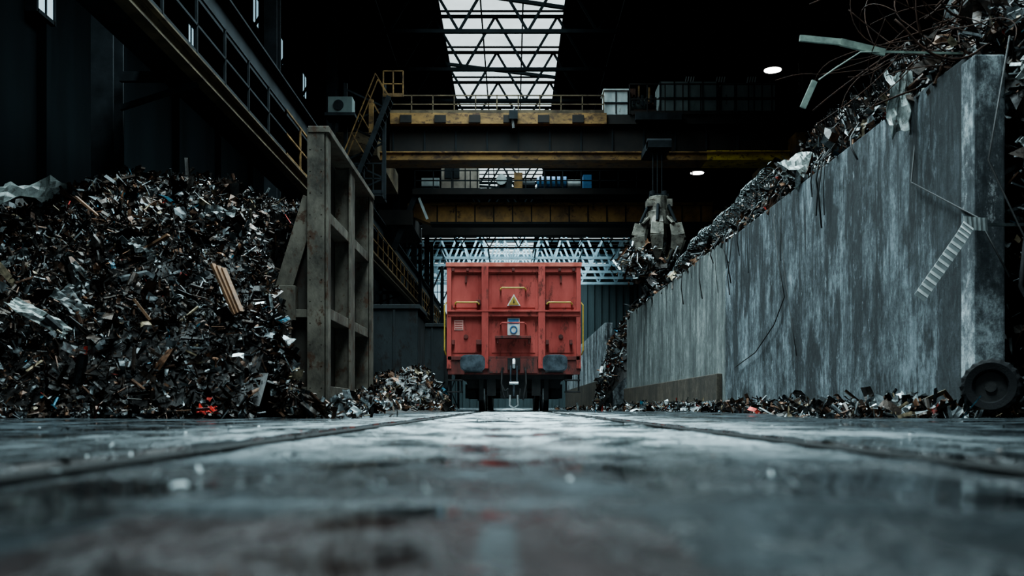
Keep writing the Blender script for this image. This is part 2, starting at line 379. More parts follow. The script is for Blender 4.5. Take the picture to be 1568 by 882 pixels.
W.box(-.5,.56,Y0-.06,Y0+.1,.85,1.16,LOW)
for x0,x1 in((-1.36,-.7),(-.5,.56),(.76,1.42)):
    W.box(x0+.05,x1-.05,Y0+.065,Y0+.085,2.3,3.03,RED);W.box(x0+.05,x1-.05,Y0+.065,Y0+.085,1.3,2.05,RED)
def handle(x0,x1,z,m=YEL):
    W.tube([(x0,Y0+.06,z-.03),(x0,Y0-.12,z-.03),(x0+.03,Y0-.14,z),(x1-.03,Y0-.14,z),(x1,Y0-.12,z-.03),(x1,Y0+.06,z-.03)],.018,6,m)
handle(-.25,.30,2.72);handle(-1.25,-.73,2.40);handle(.77,1.32,2.40)
handle(-.25,.30,1.95,RED)
W.box(-.37,.42,Y0-.2,Y0+.08,1.61,1.66,LOW)
for x in(-.33,.36): W.box(x,x+.03,Y0-.15,Y0+.08,1.5,1.62,LOW)
for x in(-.76,-.70,.78,1.30,-1.3): W.box(x-.03,x+.03,Y0-.08,Y0+.08,1.48,1.58,LOW)
for x in(-.74,.78): W.box(x-.04,x+.04,Y0-.12,Y0+.08,2.36,2.46,LOW)
for x in(-1.02,1.08): W.cyl((x,Y0+.03,1.66),(x,Y0+.08,1.66),.05,10,LOW);W.box(x-.02,x+.02,Y0+.02,Y0+.08,2.85,3.0,LOW)
for x in(-1.3,-.98,1.05,1.36,.03): W.box(x-.03,x+.03,Y0-.06,Y0+.05,3.1,3.16,LOW)
W.prism_y([(cx-.15,2.34),(cx+.15,2.34),(cx,2.60)],Y0+.04,Y0+.062,WHT)
W.prism_y([(cx-.115,2.36),(cx+.115,2.36),(cx,2.56)],Y0+.02,Y0+.04,YEL)
W.prism_y([(cx-.015,2.40),(cx+.02,2.40),(cx+.0,2.50)],Y0+.01,Y0+.02,BLK)
W.box(-.10,.17,Y0+.03,Y0+.062,1.69,2.07,WHT);W.box(-.08,.15,Y0+.02,Y0+.03,1.94,2.05,BLU)
ring=[(.035+.07*math.cos(t),Y0+.02,1.81+.08*math.sin(t)) for t in np.linspace(0,2*math.pi,20)]
W.tube(ring,.016,6,BLU)
W.box(-1.28,-1.08,Y0+.05,Y0+.062,1.80,2.03,PNK)
for k in range(4): W.box(-1.26,-1.10,Y0+.04,Y0+.05,1.83+k*.05,1.845+k*.05,RED)
for s in(-1,1):
    bx=cx+s*.89
    W.box(bx-.2,bx+.2,Y0-.06,Y0+.05,.86,1.22,BLK)
    W.cyl((bx,Y0-.05,1.05),(bx,Y0-.3,1.05),.15,18,BUF);W.cyl((bx,Y0-.28,1.05),(bx,Y0-.48,1.05),.11,18,STL)
    prof=[]
    for t in np.linspace(0,2*math.pi,28,endpoint=False):
        c,s_=math.cos(t),math.sin(t)
        prof.append((bx+.27*math.copysign(abs(c)**.55,c),1.05+.185*math.copysign(abs(s_)**.55,s_)))
    W.prism_y(prof,Y0-.52,Y0-.48,BUF)
    prof2=[(bx+(x-bx)*.88,1.05+(z-1.05)*.88) for x,z in prof];W.prism_y(prof2,Y0-.535,Y0-.52,BUF)
    sx=cx+s*1.3
    for dx in(-.14,.14): W.beam((sx+dx,Y0+.1,.95),(sx+dx,Y0+.1,.42),.035,.035,BLK)
    for z in(.42,.68): W.box(sx-.17,sx+.17,Y0+.0,Y0+.2,z,z+.03,BLK)
    W.tube([(cx+s*1.5,Y0+.05,1.25),(cx+s*1.53,Y0,1.35),(cx+s*1.53,Y0,2.35),(cx+s*1.48,Y0+.05,2.42)],.018,6,YEL)
W.box(cx-.14,cx+.14,Y0-.12,Y0,.92,1.18,BLK)
W.tube([(cx,Y0-.05,1.05),(cx,Y0-.25,1.06),(cx,Y0-.36,1.12),(cx,Y0-.42,1.04),(cx,Y0-.34,.96)],.04,8,STL)
for dx in(-.07,.07): W.tube([(cx+dx,Y0-.34,1.0),(cx+dx,Y0-.34,.62)],.02,6,BUF)
W.cyl((cx-.1,Y0-.34,.62),(cx+.1,Y0-.34,.62),.035,8,STL)
W.cyl((cx,Y0-.34,.62),(cx,Y0-.34,.34),.025,8,BUF)
W.tube([(cx-.08,Y0-.34,.36),(cx-.09,Y0-.34,.14),(cx,Y0-.34,.08),(cx+.09,Y0-.34,.14),(cx+.08,Y0-.34,.36)],.025,6,STL)
for s,zz in((-1,.28),(1,.25),(-1,.45)):
    W.tube([(cx+s*.24,Y0-.02,.98),(cx+s*.26,Y0-.16,.9),(cx+s*.27,Y0-.22,.6),(cx+s*.2,Y0-.24,zz),(cx+s*.12,Y0-.24,zz+.05),(cx+s*.14,Y0-.22,.5)],.022,6,BLK)
    W.cyl((cx+s*.24,Y0-.05,.98),(cx+s*.24,Y0+.02,.98),.04,8,STL)
W.box(cx-.35,cx+.35,Y0+.3,Y0+11.8,.72,1.05,BLK)
for yb in (23.0,24.8,31.2,33.0):
    W.cyl((cx-.85,yb,.46),(cx+.85,yb,.46),.075,12,BLK)
    for s in(-1,1):
        xx=cx+s*.73
        W.cyl((xx-.065,yb,.46),(xx+.065,yb,.46),.455,32,BLK);W.cyl((xx-s*.065-.015,yb,.46),(xx-s*.065+.015,yb,.46),.475,32,STL)
        W.box(cx+s*.98-.13,cx+s*.98+.13,yb-.16,yb+.16,.3,.62,BLK)
        for k in range(3): W.cyl((cx+s*.98,yb-.3,.5+k*.07),(cx+s*.98,yb-.3,.54+k*.07),.09,10,BLK)
for yb in(23.9,32.1):
    for s in(-1,1): W.box(cx+s*.98-.06,cx+s*.98+.06,yb-1.3,yb+1.3,.55,.78,BLK)
    W.box(cx-1.0,cx+1.0,yb-.3,yb+.3,.5,.85,BLK);W.box(cx-1.05,cx+1.05,yb-1.42,yb-1.3,.52,.74,BLK)
for s in(-1,1): W.box(cx+s*.73-.05,cx+s*.73+.05,22.3,22.4,.25,.8,BLK);W.box(cx+s*.5-.1,cx+s*.5+.1,22.2,22.3,.35,.85,BLK)
W.box(cx-1.3,cx+1.3,22.15,22.25,.72,.84,BLK);W.box(cx-.3,cx+.3,22.25,22.35,.3,.8,BLK)
W.build('freight_wagon',mats,bevel=.006)

# ------------------------------------------------------------------ steel bulkhead
B=MB()
for i,y in enumerate((16.1,18.6,21.05)):
    B.ibeam((-3.17,y+.14,0),(-3.17,y+.14,4.6 if i<2 else 4.58),.28,.34,.04,0)
    B.ibeam((-3.70,y+.14,0),(-3.70,y+.14,2.05),.26,.30,.035,0)
    B.beam((-3.72,y+.14,2.0),(-3.26,y+.14,3.5),.28,.16,0)
    B.box(-3.88,-3.3,y+.02,y+.26,1.55,1.68,0);B.box(-3.9,-3.5,y-.02,y+.30,1.5,2.06,0)
    B.box(-3.8,-3.25,y+.05,y+.23,.3,.42,0)
    B.prism_y([(-3.78,.2),(-3.28,.2),(-3.28,3.4),(-3.35,3.3),(-3.78,2.0)],y+.2,y+.23,1)
B.box(-3.33,-3.30,16.2,21.2,.0,4.55,1)
B.beam((-3.12,16.05,4.58),(-3.12,21.35,4.58),.34,.10,0)
for z in(.35,1.65,3.25): B.beam((-3.16,16.2,z),(-3.16,21.2,z),.26,.18,0)
for y in(17.4,19.8): B.box(-3.3,-3.2,y,y+.08,.2,4.5,0)
B.box(-3.02,-2.98,16.1,16.38,0,4.6,0);B.box(-3.02,-2.98,21.0,21.4,0,4.6,0);B.box(-3.03,-2.99,18.45,18.95,0,4.6,0)
for z in np.arange(.4,4.5,.35):
    for x in(-3.26,-3.08): B.cyl((x,16.11,z),(x,16.07,z),.018,8,1)
B.build('steel_bulkhead',[M['bulk'],M['bulkdark']],bevel=.008)

def skip(name,x0,x1,y0,y1,z1):
    s=MB();w=x1-x0
    prof=[(x0,.0),(x1-.5,.0),(x1-.25,.08),(x1-.08,.3),(x1,.7),(x1,z1),(x0,z1)]
    s.prism_y(prof,y0,y0+.05,0);s.prism_y(prof,y1-.05,y1,0)
    for a,c in zip(prof[:5],prof[1:6]): s.add([(a[0],y0,a[1]),(c[0],y0,c[1]),(c[0],y1,c[1]),(a[0],y1,a[1])],[(0,1,2,3)],0)
    s.box(x0,x0+.05,y0,y1,0,z1,0)
    z=z1-.08
    s.box(x0-.03,x1+.05,y0-.05,y0+.03,z,z+.1,0);s.box(x0-.03,x1+.05,y1-.03,y1+.05,z,z+.1,0);s.box(x1-.02,x1+.05,y0,y1,z,z+.1,0)
    for k in(.33,.66): s.box(x0+w*k-.03,x0+w*k+.03,y0-.03,y0,0.1,z1-.08,0)
    s.build(name,[M['skip']],bevel=.006)
skip('scrap_skip',-3.95,-2.27,24,26,2.55)
skip('scrap_skip.001',-3.1,-2.05,30,32,2.6)

# ------------------------------------------------------------------ retaining walls
w=MB()
w.box(4.5,4.74,9.9,21,0,3.58,0);w.box(4.5,4.80,21.02,39,0,3.65,1)
w.box(4.38,4.5,21.3,39.05,0,.82,2)
w.box(4.46,4.76,9.6,9.9,0,3.50,3)
w.build('concrete_retaining_wall',[M['conc'],M['conclight'],M['concbase'],M['concend']],bevel=.02)
w=MB();w.box(4.0,4.35,43,72,0,3.75,0);w.box(3.86,4.0,43,72,0,1.3,1);w.box(4.0,9,72,72.3,0,3.7,0)
w.build('concrete_retaining_wall.001',[M['concend'],M['concbase']],bevel=.02)

# ------------------------------------------------------------------ scrap
def make_templates():
    out=[]
    for _ in range(14):
        n=5;w_=random.uniform(.10,.30);cu=random.uniform(-2.5,2.5);tw=random.uniform(-1.5,1.5);v=[]
        x=z=0;a=0
        for i in range(n+1):
            t=i/n;tt=tw*t
            for s in(-1,1): v.append((x,s*w_/2*math.cos(tt),z+s*w_/2*math.sin(tt)))
            a+=cu/n+random.uniform(-.3,.3);x+=math.cos(a)/n;z+=math.sin(a)/n
        f=[(2*i,2*i+1,2*i+3,2*i+2) for i in range(n)];out.append((np.array(v)-np.mean(v,0),f))
    for _ in range(10):
        v=[((i-1)*.4+random.uniform(-.12,.12),(j-1)*.25+random.uniform(-.1,.1),random.uniform(-.16,.16)) for j in range(3) for i in range(3)]
        f=[(j*3+i,j*3+i+1,j*3+i+4,j*3+i+3) for j in range(2) for i in range(2)];out.append((np.array(v),f))
    for _ in range(6):
        h=random.uniform(.03,.12);g=random.uniform(.03,.2)
        v=[(x,y,z) for x in(-.5,.5) for y in(-g/2,g/2) for z in(-h/2,h/2)]
        f=[(0,1,3,2),(4,6,7,5),(0,4,5,1),(2,3,7,6),(0,2,6,4),(1,5,7,3)];out.append((np.array(v),f))
    for _ in range(5):
        r=random.uniform(.04,.15);n=7;v=[(x,r*math.cos(2*math.pi*k/n),r*math.sin(2*math.pi*k/n)) for x in(-.5,.5) for k in range(n)]
        f=[(k,(k+1)%n,n+(k+1)%n,n+k) for k in range(n)];out.append((np.array(v),f))
    for _ in range(5):
        v=[(-.6,.12,0),(-.6,0,0),(-.6,0,.12),(.6,.12,0),(.6,0,0),(.6,0,.12)];f=[(0,1,4,3),(1,2,5,4)];out.append((np.array(v),f))
    return out
TPL=make_templates()
PAL=[(.014,.011,.009),(.038,.025,.018),(.075,.038,.023),(.13,.065,.036),(.06,.066,.068),(.17,.185,.19),(.55,.58,.58),(.3,.03,.02),(.03,.10,.14),(.2,.155,.10)]
PL=[.31,.29,.13,.05,.11,.050,.022,.004,.006,.02]
def scatter(mb,P,smin,smax,pr=PL,mat=0,bright=1.0,pw=1.8):
    n=len(P);pr=np.array(pr)/sum(pr)
    ci=RNG.choice(len(PAL),n,p=pr);ti=RNG.integers(0,len(TPL),n)
    s=smin*(smax/smin)**(RNG.random(n)**pw)
    q=RNG.normal(size=(n,4));q/=np.linalg.norm(q,axis=1)[:,None]
    for i in range(n):
        w_,x,y,z=q[i]
        R=np.array([[1-2*(y*y+z*z),2*(x*y-z*w_),2*(x*z+y*w_)],[2*(x*y+z*w_),1-2*(x*x+z*z),2*(y*z-x*w_)],[2*(x*z-y*w_),2*(y*z+x*w_),1-2*(x*x+y*y)]])
        tv,tf=TPL[ti[i]]
        V=(tv@R.T)*s[i]+P[i];c=PAL[ci[i]];k=bright*RNG.uniform(.6,1.4)
        mb.add(V.tolist(),tf,mat,(c[0]*k,c[1]*k,c[2]*k,1))
def hf(mb,fn,x0,x1,y0,y1,st,col=(.012,.010,.009,1)):
    X=np.arange(x0,x1+st/2,st);Y=np.arange(y0,y1+st/2,st);nx=len(X)
    vs=[(x,y,fn(x,y)) for y in Y for x in X]
    mb.add(vs,[(j*nx+i,j*nx+i+1,(j+1)*nx+i+1,(j+1)*nx+i) for j in range(len(Y)-1) for i in range(nx-1)],0,col)
cl=lambda v:max(0.,min(1.,v))
def hsy(y): return math.sin(math.pi/2*cl((y-8.7)/9.0))**.9
def hl(x,y):
    sy=hsy(y)
    xe=-3.05-(y-12.9)*.27 if y<16.0 else -3.3+.6
    tx=cl((xe-x)/.9);sx=math.sin(math.pi/2*tx)**.85
    z=3.9*min(sx,sy)*(1-.17*cl((-x/y-.40)/.12))*(1-.10*cl((x+5.2)/1.5)*cl((y-14)/2))
    if z<=0: return -.05
    return z+.14*noise.noise((x*.9,y*.9,1))*cl(z)+.08*noise.noise((x*2.5,y*2.5,4))*cl(z)
def hr(x,y):
    if x<4.78: return -.05
    z=3.4+(x-4.78)*1.6
    z=min(z,5.4+.05*(x-6))
    if y>30: z-= (y-30)*.09
    z*=math.sin(math.pi/2*cl((y-8.6)/1.5))**.7 if y<10.1 else 1
    z*=cl((41-y)/1.5+.2)
    return z+.22*noise.noise((x*.8,y*.8,7))*cl(z)+.12*noise.noise((x*2.2,y*2.2,9))*cl(z)
def sample(fn,x0,x1,y0,y1,n,zmin=.02,jit=.06,zdown=0):
    P=[]
    while len(P)<n:
        x=random.uniform(x0,x1);y=random.uniform(y0,y1);z=fn(x,y)
        if z<zmin: continue
        P.append((x,y,z+random.uniform(-jit-zdown,jit)))
    return np.array(P)
def hlb(x,y):
    if y>15.9 and x>-4.0: return hl(x,y) if (y>16.5 and x<-3.37) else -.05
    return hl(x,y)
# core surface: pulled in a little so the loose pieces always cover it
def core(x,y): return max(-.05,min(hlb(x,y),hlb(x+.14,y) if y<15.9 else 9)-.06)
H=MB();hf(H,core,-9.25,-2.2,8.5,19,.10)
scatter(H,sample(hlb,-7.8,-2.3,8.7,13,17000),.035,.19)
scatter(H,sample(hlb,-9.1,-2.8,12,18.5,12000),.05,.26)
scatter(H,sample(hlb,-9.0,-2.8,9,18,600),.25,.5)
P=[]
while len(P)<10500:
    y=random.uniform(9.0,16.9)
    if y<15.9:
        sy=hsy(y);z=random.random()*3.9*sy;sx=min(z/3.9,1)**(1/.85);d=.9*2/math.pi*math.asin(sx)
        xe=-3.05-(y-12.9)*.27;P.append((xe-d+random.uniform(-.10,.10),y,max(z,.02)))
    elif y<16.5:
        P.append((-4.0+random.uniform(-.1,.03),y,random.uniform(0,3.5)))
    else:
        P.append((random.uniform(-4.0,-3.4),16.5-random.uniform(-.05,.08),random.uniform(0,3.4)))
while len(P)<13500: P.append((random.uniform(-5.0,-3.93),15.90-abs(random.gauss(0,.10)),random.uniform(0,3.5)))
scatter(H,np.array(P),.05,.24)
P=[]
for _ in range(3400):
    y=random.uniform(8.3,16);xe=-3.1-(y-12.9)*.27;d=abs(random.gauss(0,.28))
    P.append((xe+d,y,random.uniform(.01,.30)*max(.2,1-d*2)))
for _ in range(1300): P.append((random.uniform(-6,-2.2),8.75-abs(random.gauss(0,.18)),random.uniform(.01,.08)))
scatter(H,np.array(P),.04,.20)
H.build('scrap_heap',[M['scrap']])

H=MB();hf(H,hr,4.78,12.8,8.6,41,.25)
PR=[.20,.20,.12,.06,.18,.12,.06,.01,.01,.03]
scatter(H,sample(hr,4.8,6.6,8.8,20,6500,.3,.12,.1),.05,.5,PL,0,.9)
scatter(H,sample(hr,4.8,6.8,18,40,5000,.3,.12,.1),.08,.65,PL,0,1)
P=[(random.uniform(4.8,5.9),random.uniform(8.7,9.9),random.uniform(.0,4.0)) for _ in range(2400)]
scatter(H,np.array(P),.05,.38,[.20,.16,.08,.04,.18,.16,.16,.01,.01,.03],0,1.2)
P=[]
for _ in range(3000):
    y=random.uniform(9.9,39);lump=.10+.24*max(0,noise.noise((y*.6,3,1))+.28)
    P.append((random.uniform(4.5,5.0),y,3.60+abs(random.gauss(0,lump))))
for _ in range(1100):   # taller tangle near the wall end
    y=random.uniform(9.7,13);P.append((random.uniform(4.65,5.5),y,3.6+random.random()**1.5*(.75-.12*(y-9.7))))
scatter(H,np.array(P),.06,.5,PR)
H.build('scrap_heap.001',[M['scrap']])

def hb(x,y):
    z=3.9*math.sin(math.pi/2*cl((x-3.5)/1.6))**.8*math.sin(math.pi/2*cl((y-38.5)/2.5))
    return z+.25*noise.noise((x,y,2))*cl(z) if z>0 else -.05
H=MB();hf(H,hb,3.4,9,39.1,42.9,.25)
scatter(H,sample(hb,3.5,7,39.2,42.9,2200),.1,.5,PR,0,1.6)
H.build('scrap_heap.002',[M['scrap']])
def hc(x,y):
    e=math.exp(-((x+2.5)/.95)**4)
    z=.95*e*math.exp(-((y-23.4)/1.8)**2)+.4*math.exp(-((x+2.6)/.6)**2-((y-19)/2.5)**2)
    z+=.25*noise.noise((x*1.6,y*1.2,5))*cl(z*2)
    return z-.04
H=MB();hf(H,hc,-4.4,-1.45,15.5,23.9,.2)
scatter(H,sample(hc,-3.9,-1.5,16,23.9,3400,.03),.05,.34,[.16,.18,.16,.11,.16,.11,.05,.01,.01,.07],0,1.0)
H.build('scrap_heap.003',[M['scrap']])
H=MB();P=[]
for _ in range(3200):
    y=random.uniform(10,38);d=abs(random.gauss(0,.26));P.append((4.38-d,y,random.uniform(.0,.26)*max(0,1-d*2)+.01))
for _ in range(1500): y=random.uniform(12,30);P.append((random.uniform(-2.9,-1.6)if y>21 else random.uniform(-3.0,-2.0),y,random.uniform(0,.15)))
for _ in range(500): P.append((random.uniform(1.8,4.2),random.uniform(22,44),random.uniform(0,.1)))
for _ in range(800): P.append((random.uniform(2.8,4.6),random.uniform(8.8,10.5),random.uniform(0,.1)))
scatter(H,np.array(P),.05,.34,PR,0,1.2)
P=[]
for _ in range(260):
    y=1.5*(16/1.5)**random.random();P.append((random.uniform(-.55,.55)*y*.9,y,.004))
scatter(H,np.array(P),.006,.024,PR)
P=[]
for _ in range(110):
    y=1.0*(5/1.0)**random.random();P.append((random.uniform(-.5,.5)*y*.95,y,.004))
scatter(H,np.array(P),.010,.020,[0,0,0,0,0,.2,.8,0,0,0],0,1.2)
H.build('floor_debris',[M['scrap']])

# ------------------------------------------------------------------ individual scrap pieces
def crumple(name,center,lx,ly,rot,amp,mt,nx=16,ny=8,seed=0):
    b=MB();Rm=rot
    vs=[]
    for j in range(ny):
        for i in range(nx):
            u=i/(nx-1)-.5;v=j/(ny-1)-.5
            p=Vector((u*lx*(1+.15*noise.noise((v*3,seed,1))),v*ly*(1+.3*noise.noise((u*4,seed,2))),amp*(noise.noise((u*4+seed,v*3,0))*1.3+.5*noise.noise((u*11+seed,v*8,5)))))
            vs.append(Rm@p+Vector(center))
    b.add(vs,[(j*nx+i,j*nx+i+1,(j+1)*nx+i+1,(j+1)*nx+i) for j in range(ny-1) for i in range(nx-1)],0)
    o=b.build(name,[mt]);s=o.modifiers.new('thick','SOLIDIFY');s.thickness=.006;return o
E=lambda a,b_,c:Matrix.Rotation(math.radians(c),3,'Z')@Matrix.Rotation(math.radians(b_),3,'Y')@Matrix.Rotation(math.radians(a),3,'X')
crumple('crumpled_metal_sheet',(-6.85,14.6,3.24),1.35,.5,E(38,0,3),.16,M['sheet'])
crumple('crumpled_metal_sheet',(-4.62,9.75,.98),.62,.16,E(50,30,5),.05,M['sheet'],seed=3)
crumple('crumpled_metal_sheet',(-3.3,11.2,1.0),.4,.2,E(60,-10,5),.05,M['sheet'],seed=5)
crumple('crumpled_metal_sheet',(4.42,11.3,3.55),.32,.75,E(80,0,8),.10,M['sheet'],seed=8)
crumple('crumpled_metal_sheet',(4.6,15.7,3.95),.8,.5,E(35,-25,40),.07,M['sheet'],seed=11)
for k,(x,y,z,l,a) in enumerate([(4.95,9.3,3.2,.45,20),(4.9,9.2,2.6,.4,-40),(5.0,9.0,1.9,.45,60),(4.93,9.1,1.35,.35,10),(5.05,9.0,3.6,.5,80),(4.95,9.1,.8,.3,45)]):
    crumple('crumpled_metal_sheet',(x,y,z),l,l*.55,E(70,a,10),.09,M['sheet'],seed=20+k)
for k in range(12):   # larger plates lying on the left heap and along the right wall crown
    if k<8:
        y=random.uniform(10,14);x=-y*random.uniform(.27,.50);z=hl(x,y)+.06
    else:
        y=random.uniform(12,24);x=random.uniform(4.7,5.0);z=3.85
    l=random.uniform(.25,.5)*(1 if k<8 else 1.6)
    crumple('crumpled_metal_sheet',(x,y,z),l,l*.5,E(random.uniform(20,60),random.uniform(-50,50),random.uniform(-30,30)),.07,M['sheetdark'],seed=40+k)
b=MB()
for d in(0,.05,.1): b.beam((-3.05+d,10.15+d*.2,1.55-d*.4),(-2.78+d*.6,10.0,1.02+d*.3),.05,.03)
b.build('broken_wooden_plank',[M['wood']])
for (x,y,a,l) in((-4.1,11.3,.5,.5),(-5.2,12.4,-.7,.6),(-3.6,9.8,2.2,.35)):
    z=hl(x,y)+.08;b=MB();b.beam((x-l/2*math.cos(a),y,z-l/2*math.sin(a)),(x+l/2*math.cos(a),y-.05,z+l/2*math.sin(a)),.07,.025)
    b.build('broken_wooden_plank',[M['wood']])
crumple('red_cloth',(-2.60,8.55,.06),.20,.12,E(20,0,0),.05,M['ragred'],seed=31)

b=MB()
def ribbed(p0,p1,wd,nseg):
    p0=Vector(p0);p1=Vector(p1);d=(p1-p0);u=d.normalized();side=u.cross(Vector((0,-1,0))).normalized()
    vs=[]
    for i in range(nseg+1):
        t=i/nseg;off=Vector((0,-.012 if i%2 else 0,0))
        vs+= [p0+d*t+side*wd/2+off,p0+d*t-side*wd/2+off]
    b.add(vs,[(2*i,2*i+1,2*i+3,2*i+2) for i in range(nseg)],0)
    for i in range(1,nseg,2): b.beam(p0+d*(i/nseg)+side*wd/2+Vector((0,-.015,0)),p0+d*(i/nseg)-side*wd/2+Vector((0,-.015,0)),.006,.005,1)
ribbed((3.60,8.8,1.06),(3.99,8.85,1.60),.11,20);ribbed((3.99,8.85,1.60),(4.08,8.9,1.72),.11,6);ribbed((4.04,8.9,1.74),(4.34,9.1,1.76),.12,10)
b.beam((4.3,9.1,1.76),(4.9,9.3,1.80),.02,.03,1)
o=b.build('ribbed_metal_strip',[M['white'],M['meshwire']]);s=o.modifiers.new('t','SOLIDIFY');s.thickness=.005
b=MB();b.beam((2.89,10,3.80),(3.3,10,3.76),.03,.06);b.beam((3.3,10,3.76),(3.78,10.1,3.69),.03,.07)
b.tube([(3.78,10.1,3.7),(3.5,10,3.66),(3.25,10,3.5),(3.08,10,3.38)],.008)
b.beam((3.04,10,3.37),(2.92,10,3.10),.02,.06);b.beam((3.70,10.1,3.70),(4.75,10.3,3.75),.02,.02)
b.build('pale_metal_strip',[M['greenstrip']])
b=MB()
for k in range(66):
    p=Vector((random.uniform(4.0,5.2),random.uniform(9.6,11.2),random.uniform(3.65,4.3)));d=Vector((random.uniform(-1,1),random.uniform(-.4,.4),random.uniform(-.4,.6))).normalized()
    pts=[p.copy()]
    cv=Vector((random.uniform(-.5,.5),random.uniform(-.3,.3),random.uniform(-.6,.3)))
    for i in range(12):
        d=(d+cv*.28).normalized()
        if random.random()<.15: cv=Vector((random.uniform(-1,1),random.uniform(-.3,.3),random.uniform(-.8,.8)))
        p=p+d*.10;pts.append(p.copy())
    b.tube(pts,random.choice((.006,.008,.012)),5)
b.build('rebar_tangle',[M['rust']],smooth=True)
b=MB()
for k in range(60):
    y=random.uniform(12.0,16.0);x=random.uniform(4.75,5.2);z=3.7+(x-4.7)*1.2
    b.tube([(x,y,z),(x-.05,y,z+.2),(x-.12-random.random()*.15,y-.1,z+.35+random.random()*.2)],.007,4)
b.build('rebar_mesh',[M['wire']])
b=MB()
b.tube([(4.6,17.2,3.7),(4.47,17,3.3),(4.46,16.7,2.6),(4.46,16.3,1.9),(4.45,16.9,1.5),(4.45,18.2,1.1),(4.45,19.8,.9)],.010,5)
b.tube([(4.6,16.8,3.7),(4.47,16.6,3.2),(4.46,16.3,2.3),(4.46,15.9,1.5),(4.46,15.6,.9)],.008,5)
b.tube([(4.6,20.4,3.75),(4.46,20.2,3.5),(4.46,20.6,2.8),(4.46,20.4,2.4)],.012,5)
b.tube([(4.6,14.6,3.75),(4.46,14.5,3.4),(4.46,14.6,2.9)],.01,5)
b.tube([(4.6,11.2,3.7),(4.45,11.1,2.6),(4.45,9.5,1.9),(4.6,9.2,1.3)],.01,5)
b.tube([(4.7,9.4,3.6),(4.45,9.3,2.4),(4.8,9.1,1.4),(4.95,9,.8)],.01,5)
for k in range(16):
    y=random.uniform(11,26);L=random.uniform(.25,1.1);dy=random.uniform(-.3,.3)
    b.tube([(4.75,y,3.75),(4.55,y,3.82),(4.42,y+dy*.3,3.62),(4.42+random.uniform(-.05,.03),y+dy*.6,3.62-L*.5),(4.46,y+dy,3.6-L)],random.choice((.007,.010,.013)),5)
b.build('hanging_cable',[M['wire']],smooth=True)
b=MB()
for k in range(5):
    x=4.75+.08*k;b.tube([(x,9.2,1.7-.1*k),(x-.1,9.1,1.2),(x+.05,9.0,.8),(x-.05,9.0,.35),(x+.1,8.9,.08)],.022,8)
b.build('rubber_hose',[M['rubber']],smooth=True)
b=MB();prof=[(.14,-.07),(.155,-.09),(.215,-.10),(.25,-.085),(.265,-.05),(.265,.05),(.25,.085),(.215,.10),(.155,.09),(.14,.07)]
nR=40;Rt=Matrix.Rotation(math.radians(-32),3,'Z')@Matrix.Rotation(math.radians(-8),3,'X');C=Vector((4.36,9.05,.27));vs=[]
for i in range(nR):
    t=2*math.pi*i/nR
    for k,(r,a) in enumerate(prof):
        rr=r-(.012 if(i%2 and 3<=k<=6) else 0)
        vs.append(Rt@Vector((rr*math.cos(t),a,rr*math.sin(t)))+C)
m_=len(prof)
b.add(vs,[(i*m_+k,i*m_+(k+1)%m_,((i+1)%nR)*m_+(k+1)%m_,((i+1)%nR)*m_+k) for i in range(nR) for k in range(m_)],0)
b.cyl(Rt@Vector((0,-.03,0))+C,Rt@Vector((0,.03,0))+C,.14,24,1);b.cyl(Rt@Vector((0,-.05,0))+C,Rt@Vector((0,-.03,0))+C,.05,12,1)
b.build('old_tyre',[M['rubber'],M['black']])
b=MB();pts=[];n=46
for i in range(n):
    t=i/(n-1);y=28.2-9.6*t;pts.append(Vector((4.75+.08*math.sin(t*9),y,3.95+.35*math.sin(t*2.2)+.15*math.sin(t*8))))
vs=[];k_=12
for i,p in enumerate(pts):
    r=.2*(1+.15*math.sin(i*.7))
    for k in range(k_):
        a=2*math.pi*(k+(i%2)*.5)/k_;vs.append(p+Vector((math.cos(a)*r,0,math.sin(a)*r)))
b.add(vs,[(i*k_+k,i*k_+(k+1)%k_,(i+1)*k_+(k+1)%k_,(i+1)*k_+k) for i in range(n-1) for k in range(k_)],0)
o=b.build('wire_mesh_roll',[M['meshwire']]);s=o.modifiers.new('w','WIREFRAME');s.thickness=.022

# ------------------------------------------------------------------ left walkway and runway
def railing(b,p0,p1,h,n,mt,r=.02):
    p0=Vector(p0);p1=Vector(p1)
    for i in range(n+1):
        p=p0.lerp(p1,i/n);b.beam(p,p+Vector((0,0,h)),r*2,r*2,mt)
    for z in(h,h*.5): b.beam(p0+Vector((0,0,z)),p1+Vector((0,0,z)),r*2,r*2,mt)
    b.beam(p0+Vector((0,0,.06)),p1+Vector((0,0,.06)),.015,.12,mt)
b=MB()
b.ibeam((-5,8,5.45),(-5,75,5.45),.2,.3,.03,0);b.beam((-5.45,8,5.62),(-5.45,75,5.62),.9,.04,1)
railing(b,(-5.0,8,5.63),(-5.0,22,5.63),1.05,9,1);railing(b,(-5.0,22,5.63),(-5.0,75,5.63),1.05,35,2)
for y in (16,27,36,46,56,66): b.beam((-6.3,y,4.9),(-5.05,y,5.3),.08,.08,1);b.beam((-6.3,y,5.4),(-5,y,5.4),.1,.15,1)
b.build('maintenance_walkway',[M['walkbrown'],M['darksteel'],M['ochre']])
b=MB()
for x in(-6.5,10.6):
    b.ibeam((x+.4 if x<0 else x-.5,-6,8.2),(x+.4 if x<0 else x-.5,84,8.2),.4,.9,.05,0)
    for y in (6,16,27,36,46,56,66,76):
        b.ibeam((x,y,0),(x,y,15.7),.35,.45,.04,0);b.beam((x,y,7.4),(x+(.4 if x<0 else -.5),y,7.75),.2,.2,0)
b.build('crane_runway',[M['darksteel']])
b=MB()
b.box(-5.5,-4.3,33,34.2,7.1,7.18,1)
p0,p1=Vector((-5.35,32.8,7.1)),Vector((-4.05,32.8,10.35))
